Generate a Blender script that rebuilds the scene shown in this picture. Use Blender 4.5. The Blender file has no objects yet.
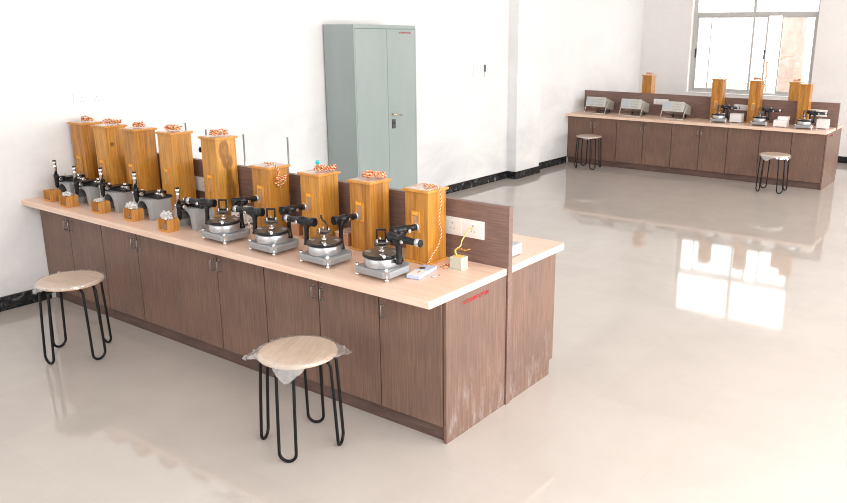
import bpy, bmesh, math, random
from mathutils import Vector, Matrix, noise
PI = math.pi
C = bpy.context.scene.collection
rnd = random.Random(7)

# ------------------------------------------------------------------ materials
def mat(name, col, rough=.5, metal=0.0, spec=.5):
    m = bpy.data.materials.new(name); m.use_nodes = True
    b = m.node_tree.nodes['Principled BSDF']
    b.inputs['Base Color'].default_value = (*col, 1)
    b.inputs['Roughness'].default_value = rough
    b.inputs['Metallic'].default_value = metal
    b.inputs['Specular IOR Level'].default_value = spec
    return m
def nd(m, t, **kw):
    n = m.node_tree.nodes.new(t)
    for k, v in kw.items(): setattr(n, k, v)
    return n
def lk(m, a, b): m.node_tree.links.new(a, b)
def bs(m): return m.node_tree.nodes['Principled BSDF']
def coords(m, scale, kind='Object', loc=(0, 0, 0)):
    tc = nd(m, 'ShaderNodeTexCoord'); mp = nd(m, 'ShaderNodeMapping')
    mp.inputs['Scale'].default_value = scale; mp.inputs['Location'].default_value = loc
    lk(m, tc.outputs[kind], mp.inputs['Vector']); return mp.outputs['Vector']
def ntex(m, vec, scale, detail=4, rough=.55, dist=0.0):
    n = nd(m, 'ShaderNodeTexNoise'); n.inputs['Scale'].default_value = scale
    n.inputs['Detail'].default_value = detail; n.inputs['Roughness'].default_value = rough
    n.inputs['Distortion'].default_value = dist
    lk(m, vec, n.inputs['Vector']); return n.outputs['Fac']
def ramp(m, fac, stops):
    r = nd(m, 'ShaderNodeValToRGB'); e = r.color_ramp.elements
    while len(e) > 1: e.remove(e[-1])
    e[0].position = stops[0][0]; e[0].color = (*stops[0][1], 1)
    for p, c in stops[1:]:
        x = e.new(p); x.color = (*c, 1)
    lk(m, fac, r.inputs['Fac']); return r.outputs['Color']
def mixc(m, fac, a, b, mode='MIX'):
    n = nd(m, 'ShaderNodeMix', data_type='RGBA', blend_type=mode)
    for s, v in ((0, fac), (6, a), (7, b)):
        if hasattr(v, 'links'): lk(m, v, n.inputs[s])
        elif s == 0: n.inputs[0].default_value = v
        else: n.inputs[s].default_value = (*v, 1)
    return n.outputs[2]
def bump(m, h, strength, dist=.01):
    b = nd(m, 'ShaderNodeBump'); b.inputs['Strength'].default_value = strength
    b.inputs['Distance'].default_value = dist
    lk(m, h, b.inputs['Height']); lk(m, b.outputs['Normal'], bs(m).inputs['Normal'])
def setc(m, c): lk(m, c, bs(m).inputs['Base Color'])

def laminate(name, scale, dark, light, rough=.42):
    m = mat(name, dark, rough, 0, .35)
    v = coords(m, scale)
    f = ntex(m, v, 1.0, 6, .7)
    c = ramp(m, f, [(.30, dark), (.52, tuple((a+b)/2 for a, b in zip(dark, light))), (.72, light)])
    v2 = coords(m, (2, 2, 2)); f2 = ntex(m, v2, 1.5, 3)
    c2 = ramp(m, f2, [(.35, (.86, .86, .88)), (.65, (1.06, 1.03, 1.0))])
    setc(m, mixc(m, 1.0, c, c2, 'MULTIPLY')); bump(m, f, .08, .002)
    return m
M = {}
LD, LL = (.150, .088, .066), (.285, .180, .138)
M['lam_v'] = laminate('brown_laminate_upright_grain', (95, 95, 3.5), LD, LL)
def dusty():
    m = laminate('brown_laminate_dusty_end', (95, 95, 3.5), LD, LL)
    old = bs(m).inputs['Base Color'].links[0].from_socket
    tc = nd(m, 'ShaderNodeTexCoord'); sx = nd(m, 'ShaderNodeSeparateXYZ'); lk(m, tc.outputs['Object'], sx.inputs[0])
    mr = nd(m, 'ShaderNodeMapRange'); mr.inputs[1].default_value = .5; mr.inputs[2].default_value = 0; mr.inputs[3].default_value = 0; mr.inputs[4].default_value = 1
    lk(m, sx.outputs['Z'], mr.inputs[0])
    f = ntex(m, coords(m, (1, 3, 1)), 6, 8, .7); d = ramp(m, f, [(.5, (0, 0, 0)), (.75, (.6, .6, .6))])
    mu = nd(m, 'ShaderNodeMath', operation='MULTIPLY'); lk(m, d, mu.inputs[0]); lk(m, mr.outputs[0], mu.inputs[1])
    setc(m, mixc(m, mu.outputs[0], old, (.55, .53, .52))); return m
M['lam_dusty'] = dusty()
M['lam_h'] = laminate('brown_laminate_level_grain', (4.5, 100, 100), (.175, .105, .088), (.32, .21, .175))
M['lam_dark'] = mat('dark_gap', (.02, .013, .011), .8)
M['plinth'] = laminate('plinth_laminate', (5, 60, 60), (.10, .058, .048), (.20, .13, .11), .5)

def counter_mat():
    m = mat('peach_laminate_worktop', (.86, .62, .45), .32, 0, .4)
    f = ntex(m, coords(m, (2.5, 40, 40)), 1.0, 5, .6)
    c = ramp(m, f, [(.3, (.81, .55, .42)), (.7, (.90, .66, .53))])
    g = ntex(m, coords(m, (1.2, 1.2, 1.2)), 2.0, 3)
    c2 = ramp(m, g, [(.3, (.94, .94, .94)), (.7, (1.03, 1.03, 1.03))])
    setc(m, mixc(m, 1, c, c2, 'MULTIPLY')); return m
M['counter'] = counter_mat()
def edge_mat():
    m = mat('worktop_edge', (.9, .7, .52), .35, 0, .4)
    f = ntex(m, coords(m, (3, 3, 60)), 1.0, 4)
    setc(m, ramp(m, f, [(.3, (.83, .57, .43)), (.7, (.92, .71, .58))])); return m
M['edge'] = edge_mat()

def wall_mat(name, base, mottle):
    m = mat(name, base, .75, 0, .2)
    v = coords(m, (.7, .7, 1.1), 'Object')
    f = ntex(m, v, 1.3, 8, .62, .4)
    g = ntex(m, coords(m, (9, 9, 9)), 1.4, 6, .7)
    tc = nd(m, 'ShaderNodeTexCoord'); sx = nd(m, 'ShaderNodeSeparateXYZ'); lk(m, tc.outputs['Object'], sx.inputs[0])
    mr = nd(m, 'ShaderNodeMapRange'); mr.inputs[1].default_value = 2.6; mr.inputs[2].default_value = .1
    mr.inputs[3].default_value = .0; mr.inputs[4].default_value = 1.0
    lk(m, sx.outputs['Z'], mr.inputs[0])
    d = ramp(m, f, [(.38, (0, 0, 0)), (.68, (1, 1, 1))])
    mu = nd(m, 'ShaderNodeMath', operation='MULTIPLY'); lk(m, d, mu.inputs[0]); lk(m, mr.outputs[0], mu.inputs[1])
    c = mixc(m, mu.outputs[0], base, mottle)  # greyish mottling, stronger towards the floor
    c = mixc(m, 1.0, c, ramp(m, g, [(.3, (.965, .965, .965)), (.7, (1.0, 1.0, 1.0))]), 'MULTIPLY')
    setc(m, c); bump(m, g, .10, .004); return m
M['wall'] = wall_mat('white_plaster', (.90, .90, .905), (.70, .705, .72))
M['wall_far'] = wall_mat('white_plaster_far', (.90, .875, .87), (.76, .73, .725))
M['reveal'] = mat('window_reveal_plaster', (.88, .87, .86), .7)
M['ceil'] = mat('ceiling_paint', (.85, .85, .84), .8)

def floor_mat():
    m = mat('polished_vitrified_tile', (.66, .60, .52), .12, 0, .7)
    tc = nd(m, 'ShaderNodeTexCoord')
    br = nd(m, 'ShaderNodeTexBrick'); br.offset = 0; br.squash = 1
    br.inputs['Scale'].default_value = 1.0; br.inputs['Mortar Size'].default_value = .0016
    br.inputs['Mortar Smooth'].default_value = .3; br.inputs['Bias'].default_value = 0
    br.inputs['Brick Width'].default_value = .6; br.inputs['Row Height'].default_value = .6
    br.inputs['Color1'].default_value = (.528, .478, .438, 1); br.inputs['Color2'].default_value = (.543, .493, .452, 1)
    br.inputs['Mortar'].default_value = (.50, .46, .41, 1)
    mp = nd(m, 'ShaderNodeMapping'); mp.inputs['Location'].default_value = (.25, .18, 0)
    lk(m, tc.outputs['Object'], mp.inputs['Vector']); lk(m, mp.outputs[0], br.inputs['Vector'])
    v = coords(m, (1, 1, 1))
    f = ntex(m, v, 2.2, 8, .65)
    c = mixc(m, 1.0, br.outputs['Color'], ramp(m, f, [(.3, (.95, .945, .94)), (.65, (1.03, 1.03, 1.03))]), 'MULTIPLY')
    # scattered building dust and dried clay smears
    f3 = ntex(m, coords(m, (1, 1, 1), 'Object', (3.1, 1.7, 0)), 1.1, 3, .5)
    f4 = ntex(m, coords(m, (1, 2.3, 1)), 9, 6, .75)
    a1 = ramp(m, f3, [(.52, (0, 0, 0)), (.68, (1, 1, 1))]); a2 = ramp(m, f4, [(.60, (0, 0, 0)), (.68, (.55, .55, .55))])
    mu = nd(m, 'ShaderNodeMath', operation='MULTIPLY'); lk(m, a1, mu.inputs[0]); lk(m, a2, mu.inputs[1])
    c = mixc(m, mu.outputs[0], c, (.62, .48, .36))
    setc(m, c)
    r = ramp(m, f, [(.3, (.035,)*3), (.7, (.075,)*3)]); lk(m, r, bs(m).inputs['Roughness'])
    return m
M['floor'] = floor_mat()

def marble():
    m = mat('black_marble_skirting', (.012, .013, .015), .25)
    f = ntex(m, coords(m, (1, 1, 1)), 7, 8, .75, 1.5)
    setc(m, ramp(m, f, [(.50, (.010, .011, .013)), (.60, (.05, .055, .06)), (.66, (.42, .44, .45)), (.70, (.05, .05, .055))])); return m
M['marble'] = marble()

def wood(name, dark, light, knot=None, loc=(0, 0, 0), rough=.35):
    m = mat(name, light, rough, 0, .5)
    v = coords(m, (22, 22, 1.6), 'Object', loc)
    f = ntex(m, v, 1.2, 5, .6, .8)
    c = ramp(m, f, [(.30, dark), (.44, tuple((a*.45+b*.55) for a, b in zip(dark, light))), (.66, light)])
    g = ntex(m, coords(m, (3, 3, 1.2), 'Object', loc), 2.0, 3)
    c = mixc(m, 1, c, ramp(m, g, [(.3, (.80, .76, .7)), (.65, (1.08, 1.05, 1.0))]), 'MULTIPLY')
    st = ntex(m, coords(m, (70, 70, 2.2), 'Object', loc), 1.0, 4, .7, .3)
    c = mixc(m, 1, c, ramp(m, st, [(.36, (.72, .65, .58)), (.5, (1, 1, 1)), (.75, (1.06, 1.04, 1.0))]), 'MULTIPLY')
    if knot:
        tc = nd(m, 'ShaderNodeTexCoord'); base = nd(m, 'ShaderNodeTexNoise'); base.inputs['Scale'].default_value = 11
        lk(m, tc.outputs['Object'], base.inputs['Vector'])
        sub = nd(m, 'ShaderNodeVectorMath', operation='MULTIPLY_ADD')
        sub.inputs[1].default_value = (.030, .030, .030)
        lk(m, base.outputs['Color'], sub.inputs[0]); lk(m, tc.outputs['Object'], sub.inputs[2])
        acc = None
        for (cy, cz, ry, rz) in knot:
            mp = nd(m, 'ShaderNodeMapping'); mp.inputs['Location'].default_value = (0, -(cy+.015)/ry, -(cz+.015)/rz)
            mp.inputs['Scale'].default_value = (0, 1/ry, 1/rz); lk(m, sub.outputs[0], mp.inputs['Vector'])
            ln = nd(m, 'ShaderNodeVectorMath', operation='LENGTH'); lk(m, mp.outputs[0], ln.inputs[0])
            if acc is None: acc = ln.outputs['Value']
            else:
                mn = nd(m, 'ShaderNodeMath', operation='SMOOTH_MIN'); mn.inputs[2].default_value = .5
                lk(m, acc, mn.inputs[0]); lk(m, ln.outputs['Value'], mn.inputs[1]); acc = mn.outputs[0]
        # ringed heartwood: tone cycles with distance from the knot
        mu = nd(m, 'ShaderNodeMath', operation='MULTIPLY'); mu.inputs[1].default_value = 7; lk(m, acc, mu.inputs[0])
        ad_ = nd(m, 'ShaderNodeMath', operation='MULTIPLY_ADD'); ad_.inputs[1].default_value = 14; lk(m, f, ad_.inputs[0]); lk(m, mu.outputs[0], ad_.inputs[2])
        sn = nd(m, 'ShaderNodeMath', operation='SINE'); lk(m, ad_.outputs[0], sn.inputs[0])
        rings = ramp(m, sn.outputs[0], [(.0, (.24, .095, .014)), (1.0, (.38, .175, .03))])
        mask = ramp(m, acc, [(.0, (1, 1, 1)), (.86, (.8, .8, .8)), (1.0, (0, 0, 0))])
        c = mixc(m, mask, c, rings)
    setc(m, c); return m
WD, WL = (.36, .145, .022), (.66, .31, .055)
M['wood'] = wood('honey_teak', WD, WL)
M['wood_b'] = wood('honey_teak_even', (.46, .20, .032), (.72, .36, .07), None, (2, 5, 3))
M['wood_c'] = wood('honey_teak_streaked', (.32, .12, .018), (.66, .31, .06), None, (7, 1, 4))
M['wood_knot'] = wood('honey_teak_heartwood', (.50, .22, .038), (.76, .39, .08), [(-.022, .485, .050, .080), (.004, .410, .050, .070), (.010, .31, .028, .09), (.018, .18, .050, .12)])
M['wood_eye'] = wood('honey_teak_eye', (.44, .19, .03), (.74, .37, .075), [(-.045, .44, .016, .022)], (1, 2, 8))
M['trim'] = wood('orange_teak_trim', (.58, .24, .035), (.78, .38, .08), None, (4, 4, 4))
M['box_orange'] = wood('orange_small_box_wood', (.48, .20, .04), (.78, .40, .12), None, (9, 2, 1))
M['ply'] = None
def ply():
    m = mat('pale_plywood', (.78, .58, .42), .3, 0, .5)
    f = ntex(m, coords(m, (4, 30, 4)), 1.0, 5, .6, .5)
    setc(m, ramp(m, f, [(.3, (.66, .45, .30)), (.7, (.86, .67, .50))])); return m
M['ply'] = ply()
M['ply_red'] = mat('reddish_plywood', (.55, .27, .15), .4)
M['steel_grey'] = None
def locker_mat():
    m = mat('grey_green_enamel', (.36, .42, .41), .28, 0, .45)
    f = ntex(m, coords(m, (2, 2, .6)), 1.6, 4)
    setc(m, ramp(m, f, [(.3, (.315, .375, .37)), (.7, (.36, .415, .41))]))
    bump(m, f, .05, .01); return m
M['locker'] = locker_mat()
M['seam'] = mat('dark_seam', (.10, .12, .12), .6)
M['hammer'] = mat('grey_hammertone', (.43, .45, .47), .40, .15)
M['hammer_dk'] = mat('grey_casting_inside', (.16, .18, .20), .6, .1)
M['silver'] = mat('machined_silver', (.56, .57, .59), .34, .8)
M['chrome'] = mat('chrome', (.80, .80, .80), .12, 1.0)
M['alu_base'] = mat('painted_silver_casting', (.36, .375, .39), .4, .4)
M['black'] = mat('black_enamel', (.008, .008, .010), .30, 0, .4)
M['black_rod'] = mat('black_painted_rod', (.006, .006, .007), .42, 0, .25)
M['black_m'] = mat('black_matt', (.02, .02, .022), .55)
M['disc'] = mat('dark_scale_plate', (.17, .15, .13), .38, .6)
M['handle'] = mat('pull_steel', (.33, .32, .31), .3, .9)
M['white_pl'] = mat('white_plastic', (.88, .88, .88), .35)
M['white_wall_pl'] = mat('white_wall_plate', (.80, .82, .85), .35)
M['cream'] = mat('cream_plastic', (.58, .57, .47), .45)
M['yellow'] = mat('yellow_label', (.90, .55, .08), .5)
M['orange_tag'] = mat('orange_tag', (.95, .45, .05), .5)
M['red'] = mat('red_paint', (.42, .012, .018), .5)
M['red_w'] = mat('red_wire_insulation', (.72, .10, .03), .4)
M['yel_w'] = mat('yellow_wire_insulation', (.88, .72, .42), .4)
M['grn_w'] = mat('yellow_green_wire', (.62, .60, .10), .4)
M['wht_w'] = mat('white_wire', (.85, .83, .80), .4)
M['beige'] = mat('beige_case', (.44, .43, .38), .5)
M['beige_lt'] = mat('beige_front_panel', (.58, .58, .54), .5)
M['screen'] = mat('pale_blue_screen', (.50, .55, .60), .2)
M['grey_box'] = mat('grey_metal_case', (.45, .50, .54), .4)
M['blue_wht'] = mat('pale_blue_plastic', (.50, .60, .78), .35)
M['cyan'] = mat('turquoise_cap', (.02, .55, .55), .35)
M['glass_brown'] = mat('slit_pale_glass', (.55, .34, .20), .25, .0)
M['alu'] = mat('window_aluminium', (.55, .55, .54), .35, .3)
M['grey_pole'] = mat('grey_rod', (.30, .31, .32), .3, .7)
M['scope_knob'] = mat('scope_knob', (.42, .42, .40), .4)
M['dust'] = mat('plaster_dust', (.8, .8, .78), .8)

def clear(name, tint, white, rough=.12, gl=.25):
    m = bpy.data.materials.new(name); m.use_nodes = True; nt = m.node_tree; nt.nodes.clear()
    o = nt.nodes.new('ShaderNodeOutputMaterial'); t = nt.nodes.new('ShaderNodeBsdfTransparent'); t.inputs[0].default_value = (*tint, 1)
    d = nt.nodes.new('ShaderNodeBsdfDiffuse'); d.inputs[0].default_value = (.9, .9, .9, 1)
    g = nt.nodes.new('ShaderNodeBsdfGlossy'); g.inputs['Roughness'].default_value = rough; g.inputs[0].default_value = (1, 1, 1, 1)
    m1 = nt.nodes.new('ShaderNodeMixShader'); m1.inputs[0].default_value = white
    m2 = nt.nodes.new('ShaderNodeMixShader'); m2.inputs[0].default_value = gl
    L = nt.links.new
    L(t.outputs[0], m1.inputs[1]); L(d.outputs[0], m1.inputs[2]); L(m1.outputs[0], m2.inputs[1]); L(g.outputs[0], m2.inputs[2]); L(m2.outputs[0], o.inputs[0])
    return m
M['film'] = clear('thin_clear_film', (.97, .97, .97), .16, .15, .16)
M['film_w'] = clear('crumpled_clear_film', (.96, .96, .96), .20, .15, .28)
M['pane'] = clear('window_glass', (.96, .97, .98), .0, .0, .06)

# ------------------------------------------------------------------ mesh helpers
def newbm(): return bmesh.new()
def box(bm, x0, x1, y0, y1, z0, z1, mi=0, bev=0.0, seg=2):
    vs = [bm.verts.new((x, y, z)) for x in (x0, x1) for y in (y0, y1) for z in (z0, z1)]
    fs = [bm.faces.new([vs[i] for i in q]) for q in ((0, 1, 3, 2), (4, 6, 7, 5), (0, 4, 5, 1), (2, 3, 7, 6), (0, 2, 6, 4), (1, 5, 7, 3))]
    for f in fs: f.material_index = mi
    if bev:
        es = list({e for f in fs for e in f.edges})
        r = bmesh.ops.bevel(bm, geom=es, offset=bev, segments=seg, profile=.5, affect='EDGES')
        for f in r['faces']: f.material_index = mi
def frame_of(d):
    d = d.normalized(); a = Vector((0, 0, 1)) if abs(d.z) < .9 else Vector((1, 0, 0))
    u = d.cross(a).normalized(); return u, d.cross(u).normalized()
def rod(bm, p0, p1, r0, r1=None, seg=14, mi=0, cap=True):
    lathe(bm, p0, p1, [(0, r0), (1, r0 if r1 is None else r1)], seg, mi, cap)
def lathe(bm, p0, p1, prof, seg=20, mi=0, cap=True):
    """prof: (t along p0->p1 as a fraction, radius)"""
    p0, p1 = Vector(p0), Vector(p1); u, v = frame_of(p1-p0); rings = []
    for t, r in prof:
        c = p0.lerp(p1, t)
        rings.append([bm.verts.new(c+(u*math.cos(2*PI*i/seg)+v*math.sin(2*PI*i/seg))*max(r, 1e-5)) for i in range(seg)])
    for a, b in zip(rings, rings[1:]):
        for i in range(seg):
            f = bm.faces.new((a[i], a[(i+1) % seg], b[(i+1) % seg], b[i])); f.material_index = mi; f.smooth = True
    if cap:
        for r_ in (rings[0], rings[-1]):
            f = bm.faces.new(r_); f.material_index = mi
def tube(bm, pts, r, seg=8, mi=0):
    pts = [Vector(p) for p in pts]; rings = []; pu = None
    for i, p in enumerate(pts):
        d = (pts[min(i+1, len(pts)-1)]-pts[max(i-1, 0)])
        if d.length < 1e-9: d = Vector((0, 0, 1))
        d.normalize()
        if pu is None: u, _ = frame_of(d)
        else:
            u = pu-d*pu.dot(d)
            if u.length < 1e-6: u, _ = frame_of(d)
            u.normalize()
        pu = u; v = d.cross(u)
        rings.append([bm.verts.new(p+(u*math.cos(2*PI*k/seg)+v*math.sin(2*PI*k/seg))*r) for k in range(seg)])
    for a, b in zip(rings, rings[1:]):
        for k in range(seg):
            f = bm.faces.new((a[k], a[(k+1) % seg], b[(k+1) % seg], b[k])); f.material_index = mi; f.smooth = True
    for q in (rings[0], rings[-1]):
        f = bm.faces.new(q); f.material_index = mi
def prism(bm, poly, z0, z1, mi=0):
    lo = [bm.verts.new((x, y, z0)) for x, y in poly]; hi = [bm.verts.new((x, y, z1)) for x, y in poly]; n = len(poly)
    fs = [bm.faces.new(lo[::-1]), bm.faces.new(hi)]
    for i in range(n): fs.append(bm.faces.new((lo[i], lo[(i+1) % n], hi[(i+1) % n], hi[i])))
    for f in fs: f.material_index = mi
def extr_y(bm, poly, y0, y1, mi=0):
    a = [bm.verts.new((x, y0, z)) for x, z in poly]; b = [bm.verts.new((x, y1, z)) for x, z in poly]; n = len(poly)
    fs = [bm.faces.new(a), bm.faces.new(b[::-1])]
    for i in range(n): fs.append(bm.faces.new((a[(i+1) % n], a[i], b[i], b[(i+1) % n])))
    for f in fs: f.material_index = mi
def obj(name, bm, m, parent=None, loc=(0, 0, 0), rz=0, smooth=None):
    bmesh.ops.recalc_face_normals(bm, faces=bm.faces[:])
    me = bpy.data.meshes.new(name); bm.to_mesh(me); bm.free()
    for x in (m if isinstance(m, (list, tuple)) else [m]): me.materials.append(x)
    o = bpy.data.objects.new(name, me); C.objects.link(o)
    o.location = loc; o.rotation_euler = (0, 0, rz)
    if parent: o.parent = parent
    if smooth:
        for p in me.polygons: p.use_smooth = True
    return o
def thing(name, label, cat, loc=(0, 0, 0), rz=0, group=None):
    o = bpy.data.objects.new(name, None); C.objects.link(o); o.empty_display_size = .05
    o.location = loc; o.rotation_euler = (0, 0, rz); return tag(o, label, cat, group)
def tag(o, label, cat, group=None):
    o['label'] = label; o['category'] = cat
    if group: o['group'] = group
    return o
def struct(o): o['kind'] = 'structure'; return o
def lettering(name, txt, size, m, parent, matrix):
    cu = bpy.data.curves.new(name, 'FONT'); cu.body = txt; cu.size = size; cu.extrude = .0006; cu.offset = .0006
    cu.align_x = 'LEFT'
    t = bpy.data.objects.new(name+'_c', cu); C.objects.link(t)
    bpy.context.view_layer.update()
    me = bpy.data.meshes.new_from_object(t.evaluated_get(bpy.context.evaluated_depsgraph_get()))
    bpy.data.objects.remove(t); me.transform(matrix); me.materials.clear(); me.materials.append(m)
    o = bpy.data.objects.new(name, me); C.objects.link(o); o.parent = parent; return o

# ------------------------------------------------------------------ dimensions (metres)
H = .86                       # worktop height
FAR = 11.92                   # far wall
B = 8.96                      # front of the far bench
LM, LF = 4.142, 4.21          # lengths of the two benches
RX, RY0, CEIL = 9.2, -6.0, 3.7

# ------------------------------------------------------------------ room shell
bm = newbm(); box(bm, 0, RX, RY0, FAR, -.12, 0); struct(obj('floor', bm, M['floor']))
bm = newbm(); box(bm, -.2, 0, RY0, FAR+.25, -.12, CEIL); struct(obj('wall_left', bm, M['wall']))
WX0, WX1, WZ0, WZ1 = 1.0, 3.28, 1.10, 3.45
bm = newbm()
for a in ((0, WX0, -.12, CEIL), (WX1, RX, -.12, CEIL), (WX0, WX1, -.12, WZ0), (WX0, WX1, WZ1, CEIL)):
    box(bm, a[0], a[1], FAR, FAR+.25, a[2], a[3])
struct(obj('wall_back', bm, M['wall_far']))
bm = newbm(); box(bm, RX, RX+.2, RY0, FAR+.25, -.12, CEIL); struct(obj('wall_right', bm, M['wall_far']))
bm = newbm(); box(bm, -.2, RX+.2, RY0-.2, RY0, -.12, CEIL); struct(obj('wall_front', bm, M['wall_far']))
bm = newbm(); box(bm, -.2, RX+.2, RY0-.2, FAR+.25, CEIL, CEIL+.12); struct(obj('ceiling', bm, M['ceil']))
# pier standing proud of the left wall
bm = newbm(); box(bm, 0, .165, 7.02, 7.72, 0, CEIL); struct(obj('trim_1', bm, M['wall']))
def skirt(name, segs):
    bm = newbm()
    for (x0, x1, y0, y1) in segs: box(bm, x0, x1, y0, y1, 0, .115)
    return struct(obj(name, bm, M['marble']))
def lengthwise(y0, y1, x0, x1, step=.6):
    out = []; y = y0
    while y < y1-.01:
        e = min(y+step, y1); out.append((x0, x1, y+.003, e-.003)); y = e
    return out
skirt('baseboard_left', lengthwise(RY0, -.0, 0, .014)+lengthwise(1.27, 7.005, 0, .014)+[(0, .179, 7.006, 7.02)]
      + lengthwise(7.02, 7.72, .165, .179)+[(0, .179, 7.72, 7.734)]+lengthwise(7.74, 8.95, 0, .014))
skirt('baseboard_back', [(x, min(x+.596, RX), FAR-.014, FAR) for x in [k*.6 for k in range(0, 16)] if x < RX-.1])

# window
WY = FAR+.13
w = bpy.data.objects.new('window_1', None); C.objects.link(w); w['kind'] = 'structure'
def wpart(name, boxes, m):
    bm = newbm()
    for b_ in boxes: box(bm, *b_)
    return obj(name, bm, m, w)
wpart('window_frame', [(WX0, WX0+.07, WY-.03, WY+.05, WZ0, WZ1), (WX1-.04, WX1, WY-.03, WY+.05, WZ0, WZ1),
                       (WX0+.07, WX1-.04, WY-.03, WY+.05, WZ0, WZ0+.05), (WX0+.07, WX1-.04, WY-.03, WY+.05, WZ1-.05, WZ1)], M['alu'])
wpart('transom', [(WX0+.07, WX1-.04, WY-.035, WY+.05, 2.53, 2.60)], M['alu'])
wpart('mullion', [(2.12, 2.17, WY-.03, WY+.05, 2.60, WZ1-.05)], M['alu'])
def sash(x0, x1, y, sw, sl):
    s = wpart('sash', [(x0, x0+sl, y-.012, y+.012, WZ0+.05, 2.53), (x1-sw, x1, y-.012, y+.012, WZ0+.05, 2.53),
                       (x0+sl, x1-sw, y-.012, y+.012, WZ0+.05, WZ0+.09), (x0+sl, x1-sw, y-.012, y+.012, 2.50, 2.53)], M['alu'])
    bm = newbm(); box(bm, x0+sl, x1-sw, y-.002, y+.002, WZ0+.09, 2.50); obj('pane', bm, M['pane'], s)
    return s
s1 = sash(WX0+.07, 2.16, WY+.0, .035, .035); s2 = sash(1.33, 2.40, WY+.028, .03, .018); s3 = sash(2.64, WX1-.04, WY, .04, .022)
for s_, x in ((s1, WX0+.075), (s2, 2.372)):
    bm = newbm(); box(bm, x, x+.022, WY-.04, WY-.012, 1.76, 1.93, 0, .004); obj('latch', bm, M['black_m'], s_)
bm = newbm(); box(bm, WX0+.07, 2.12, WY+.008, WY+.012, 2.60, WZ1-.05); box(bm, 2.17, WX1-.04, WY+.008, WY+.012, 2.60, WZ1-.05)
obj('top_pane', bm, M['pane'], w)
bm = newbm(); box(bm, WX0+.001, WX1-.001, FAR-.012, WY-.03, WZ0, WZ0+.012); obj('window_sill', bm, M['reveal'], w)

# ------------------------------------------------------------------ outside the window
bm = newbm(); box(bm, -12, 14, FAR+.3, 40, -.5, -.3)
struct(obj('ground', bm, mat('pale_earth', (.40, .34, .28), .9)))
pk = mat('peach_plaster', (.42, .33, .28), .9)
f = ntex(pk, coords(pk, (1, 1, 1)), 2.0, 6, .7); setc(pk, ramp(pk, f, [(.35, (.36, .25, .19)), (.65, (.46, .40, .37))]))
bd = thing('building', 'peach plastered building corner outside behind the right window pane', 'building', (1.06, 19.5, -.3))
bm = newbm(); box(bm, -.30, .24, 0, .5, 0, 3.04); obj('column', bm, pk, bd)
bm = newbm(); box(bm, -.36, .30, -.04, .54, 3.041, 3.12); obj('ledge', bm, pk, bd)
tr = mat('peach_twigs', (.42, .27, .19), .9)  # pale peach colour for the twigs
bt = thing('bare_tree', 'thin bare branches outside beyond the right window pane', 'tree', (1.35, 16.2, -.3))
bm = newbm(); r2 = random.Random(3)
tube(bm, [(0, 0, 0), (.03, 0, 1.0), (-.02, .02, 1.9)], .022, 6)
obj('trunk', bm, tr, bt)
bm = newbm()
for k in range(16):
    a = r2.uniform(0, 2*PI); z = r2.uniform(1.3, 1.95); L = r2.uniform(.25, .6)
    p = [Vector((0, 0, z))]
    for j in range(5): p.append(p[-1]+Vector((math.cos(a), math.sin(a), r2.uniform(-.1, .5)))*L/5+Vector([r2.uniform(-.03, .03) for _ in '123']))
    tube(bm, p, .009, 5)
obj('branches', bm, tr, bt)

# ------------------------------------------------------------------ benches
def pull(parent, x, z, y=-.001):
    bm = newbm()
    tube(bm, [(x, y, z+.036), (x, y-.016, z+.036), (x, y-.022, z+.030), (x, y-.023, z), (x, y-.022, z-.030), (x, y-.016, z-.036), (x, y, z-.036)], .0040, 8)
    for s in (1, -1): box(bm, x-.008, x+.008, y-.002, y+.001, z+s*.036-.010, z+s*.036+.010)
    return obj('handle', bm, M['handle'], parent)
def cabinet(x0, y0, edges, handles, label, group, back=False, depth=.56, hz=.688):
    """edges: x of the door joints; handles: per door -1 left side, +1 right side, 0 none"""
    t = thing('base_cabinet', label, 'cabinet', (x0, y0, 0), 0, group)
    e = [v-x0 for v in edges]; W = e[-1]; s = -1 if back else 1
    def bb(bm, xa, xb, ya, yb, za, zb, bev=0):
        ya, yb = (ya, yb) if not back else (-yb, -ya)
        box(bm, xa, xb, ya, yb, za, zb, 0, bev)
    bm = newbm(); bb(bm, .001, W-.001, .0215, depth, .095, H-.042); obj('carcass', bm, M['lam_dark'], t)
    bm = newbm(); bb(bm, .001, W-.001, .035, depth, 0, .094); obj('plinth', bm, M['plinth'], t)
    for i in range(len(e)-1):
        tight = lambda v: .0005 if abs(v+x0-1.81) < .002 and y0 == 0 else .004
        g0 = tight(e[i]); g1 = tight(e[i+1])
        bm = newbm(); bb(bm, e[i]+g0, e[i+1]-g1, 0, .02, .10, H-.046, .0015)
        d = obj('door', bm, M['lam_v'], t)
        if handles and handles[i]:
            x = e[i+1]-.035 if handles[i] > 0 else e[i]+.035
            pull(d, x, hz)
    return t
MD = [0.004, .438, .9025, 1.36, 1.81, 2.2655, 2.73, 3.207, 3.682, LM-.02]
g = 'brown cabinets under the near bench'
def offs(lst): return lst
cabs = [((0, 2), 'brown two-door cabinet of the near bench against the left wall'),
        ((2, 4), 'brown two-door cabinet of the near bench, second from the left wall, behind the left stool'),
        ((4, 6), 'brown two-door cabinet in the middle of the near bench'),
        ((6, 8), 'brown two-door cabinet of the near bench directly behind the front stool'),
        ((8, 9), 'narrow single-door brown cabinet at the open end of the near bench')]
for (a, b), lb in cabs:
    n = b-a; cabinet(MD[a], 0, MD[a:b+1], [1, -1] if n == 2 else [-1], lb, g)
FD = [0.004, .481, .925, 1.398, 1.885, 2.346, 2.785, 3.268, 3.729, LF-.02]
g = 'brown cabinets under the far bench'
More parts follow.
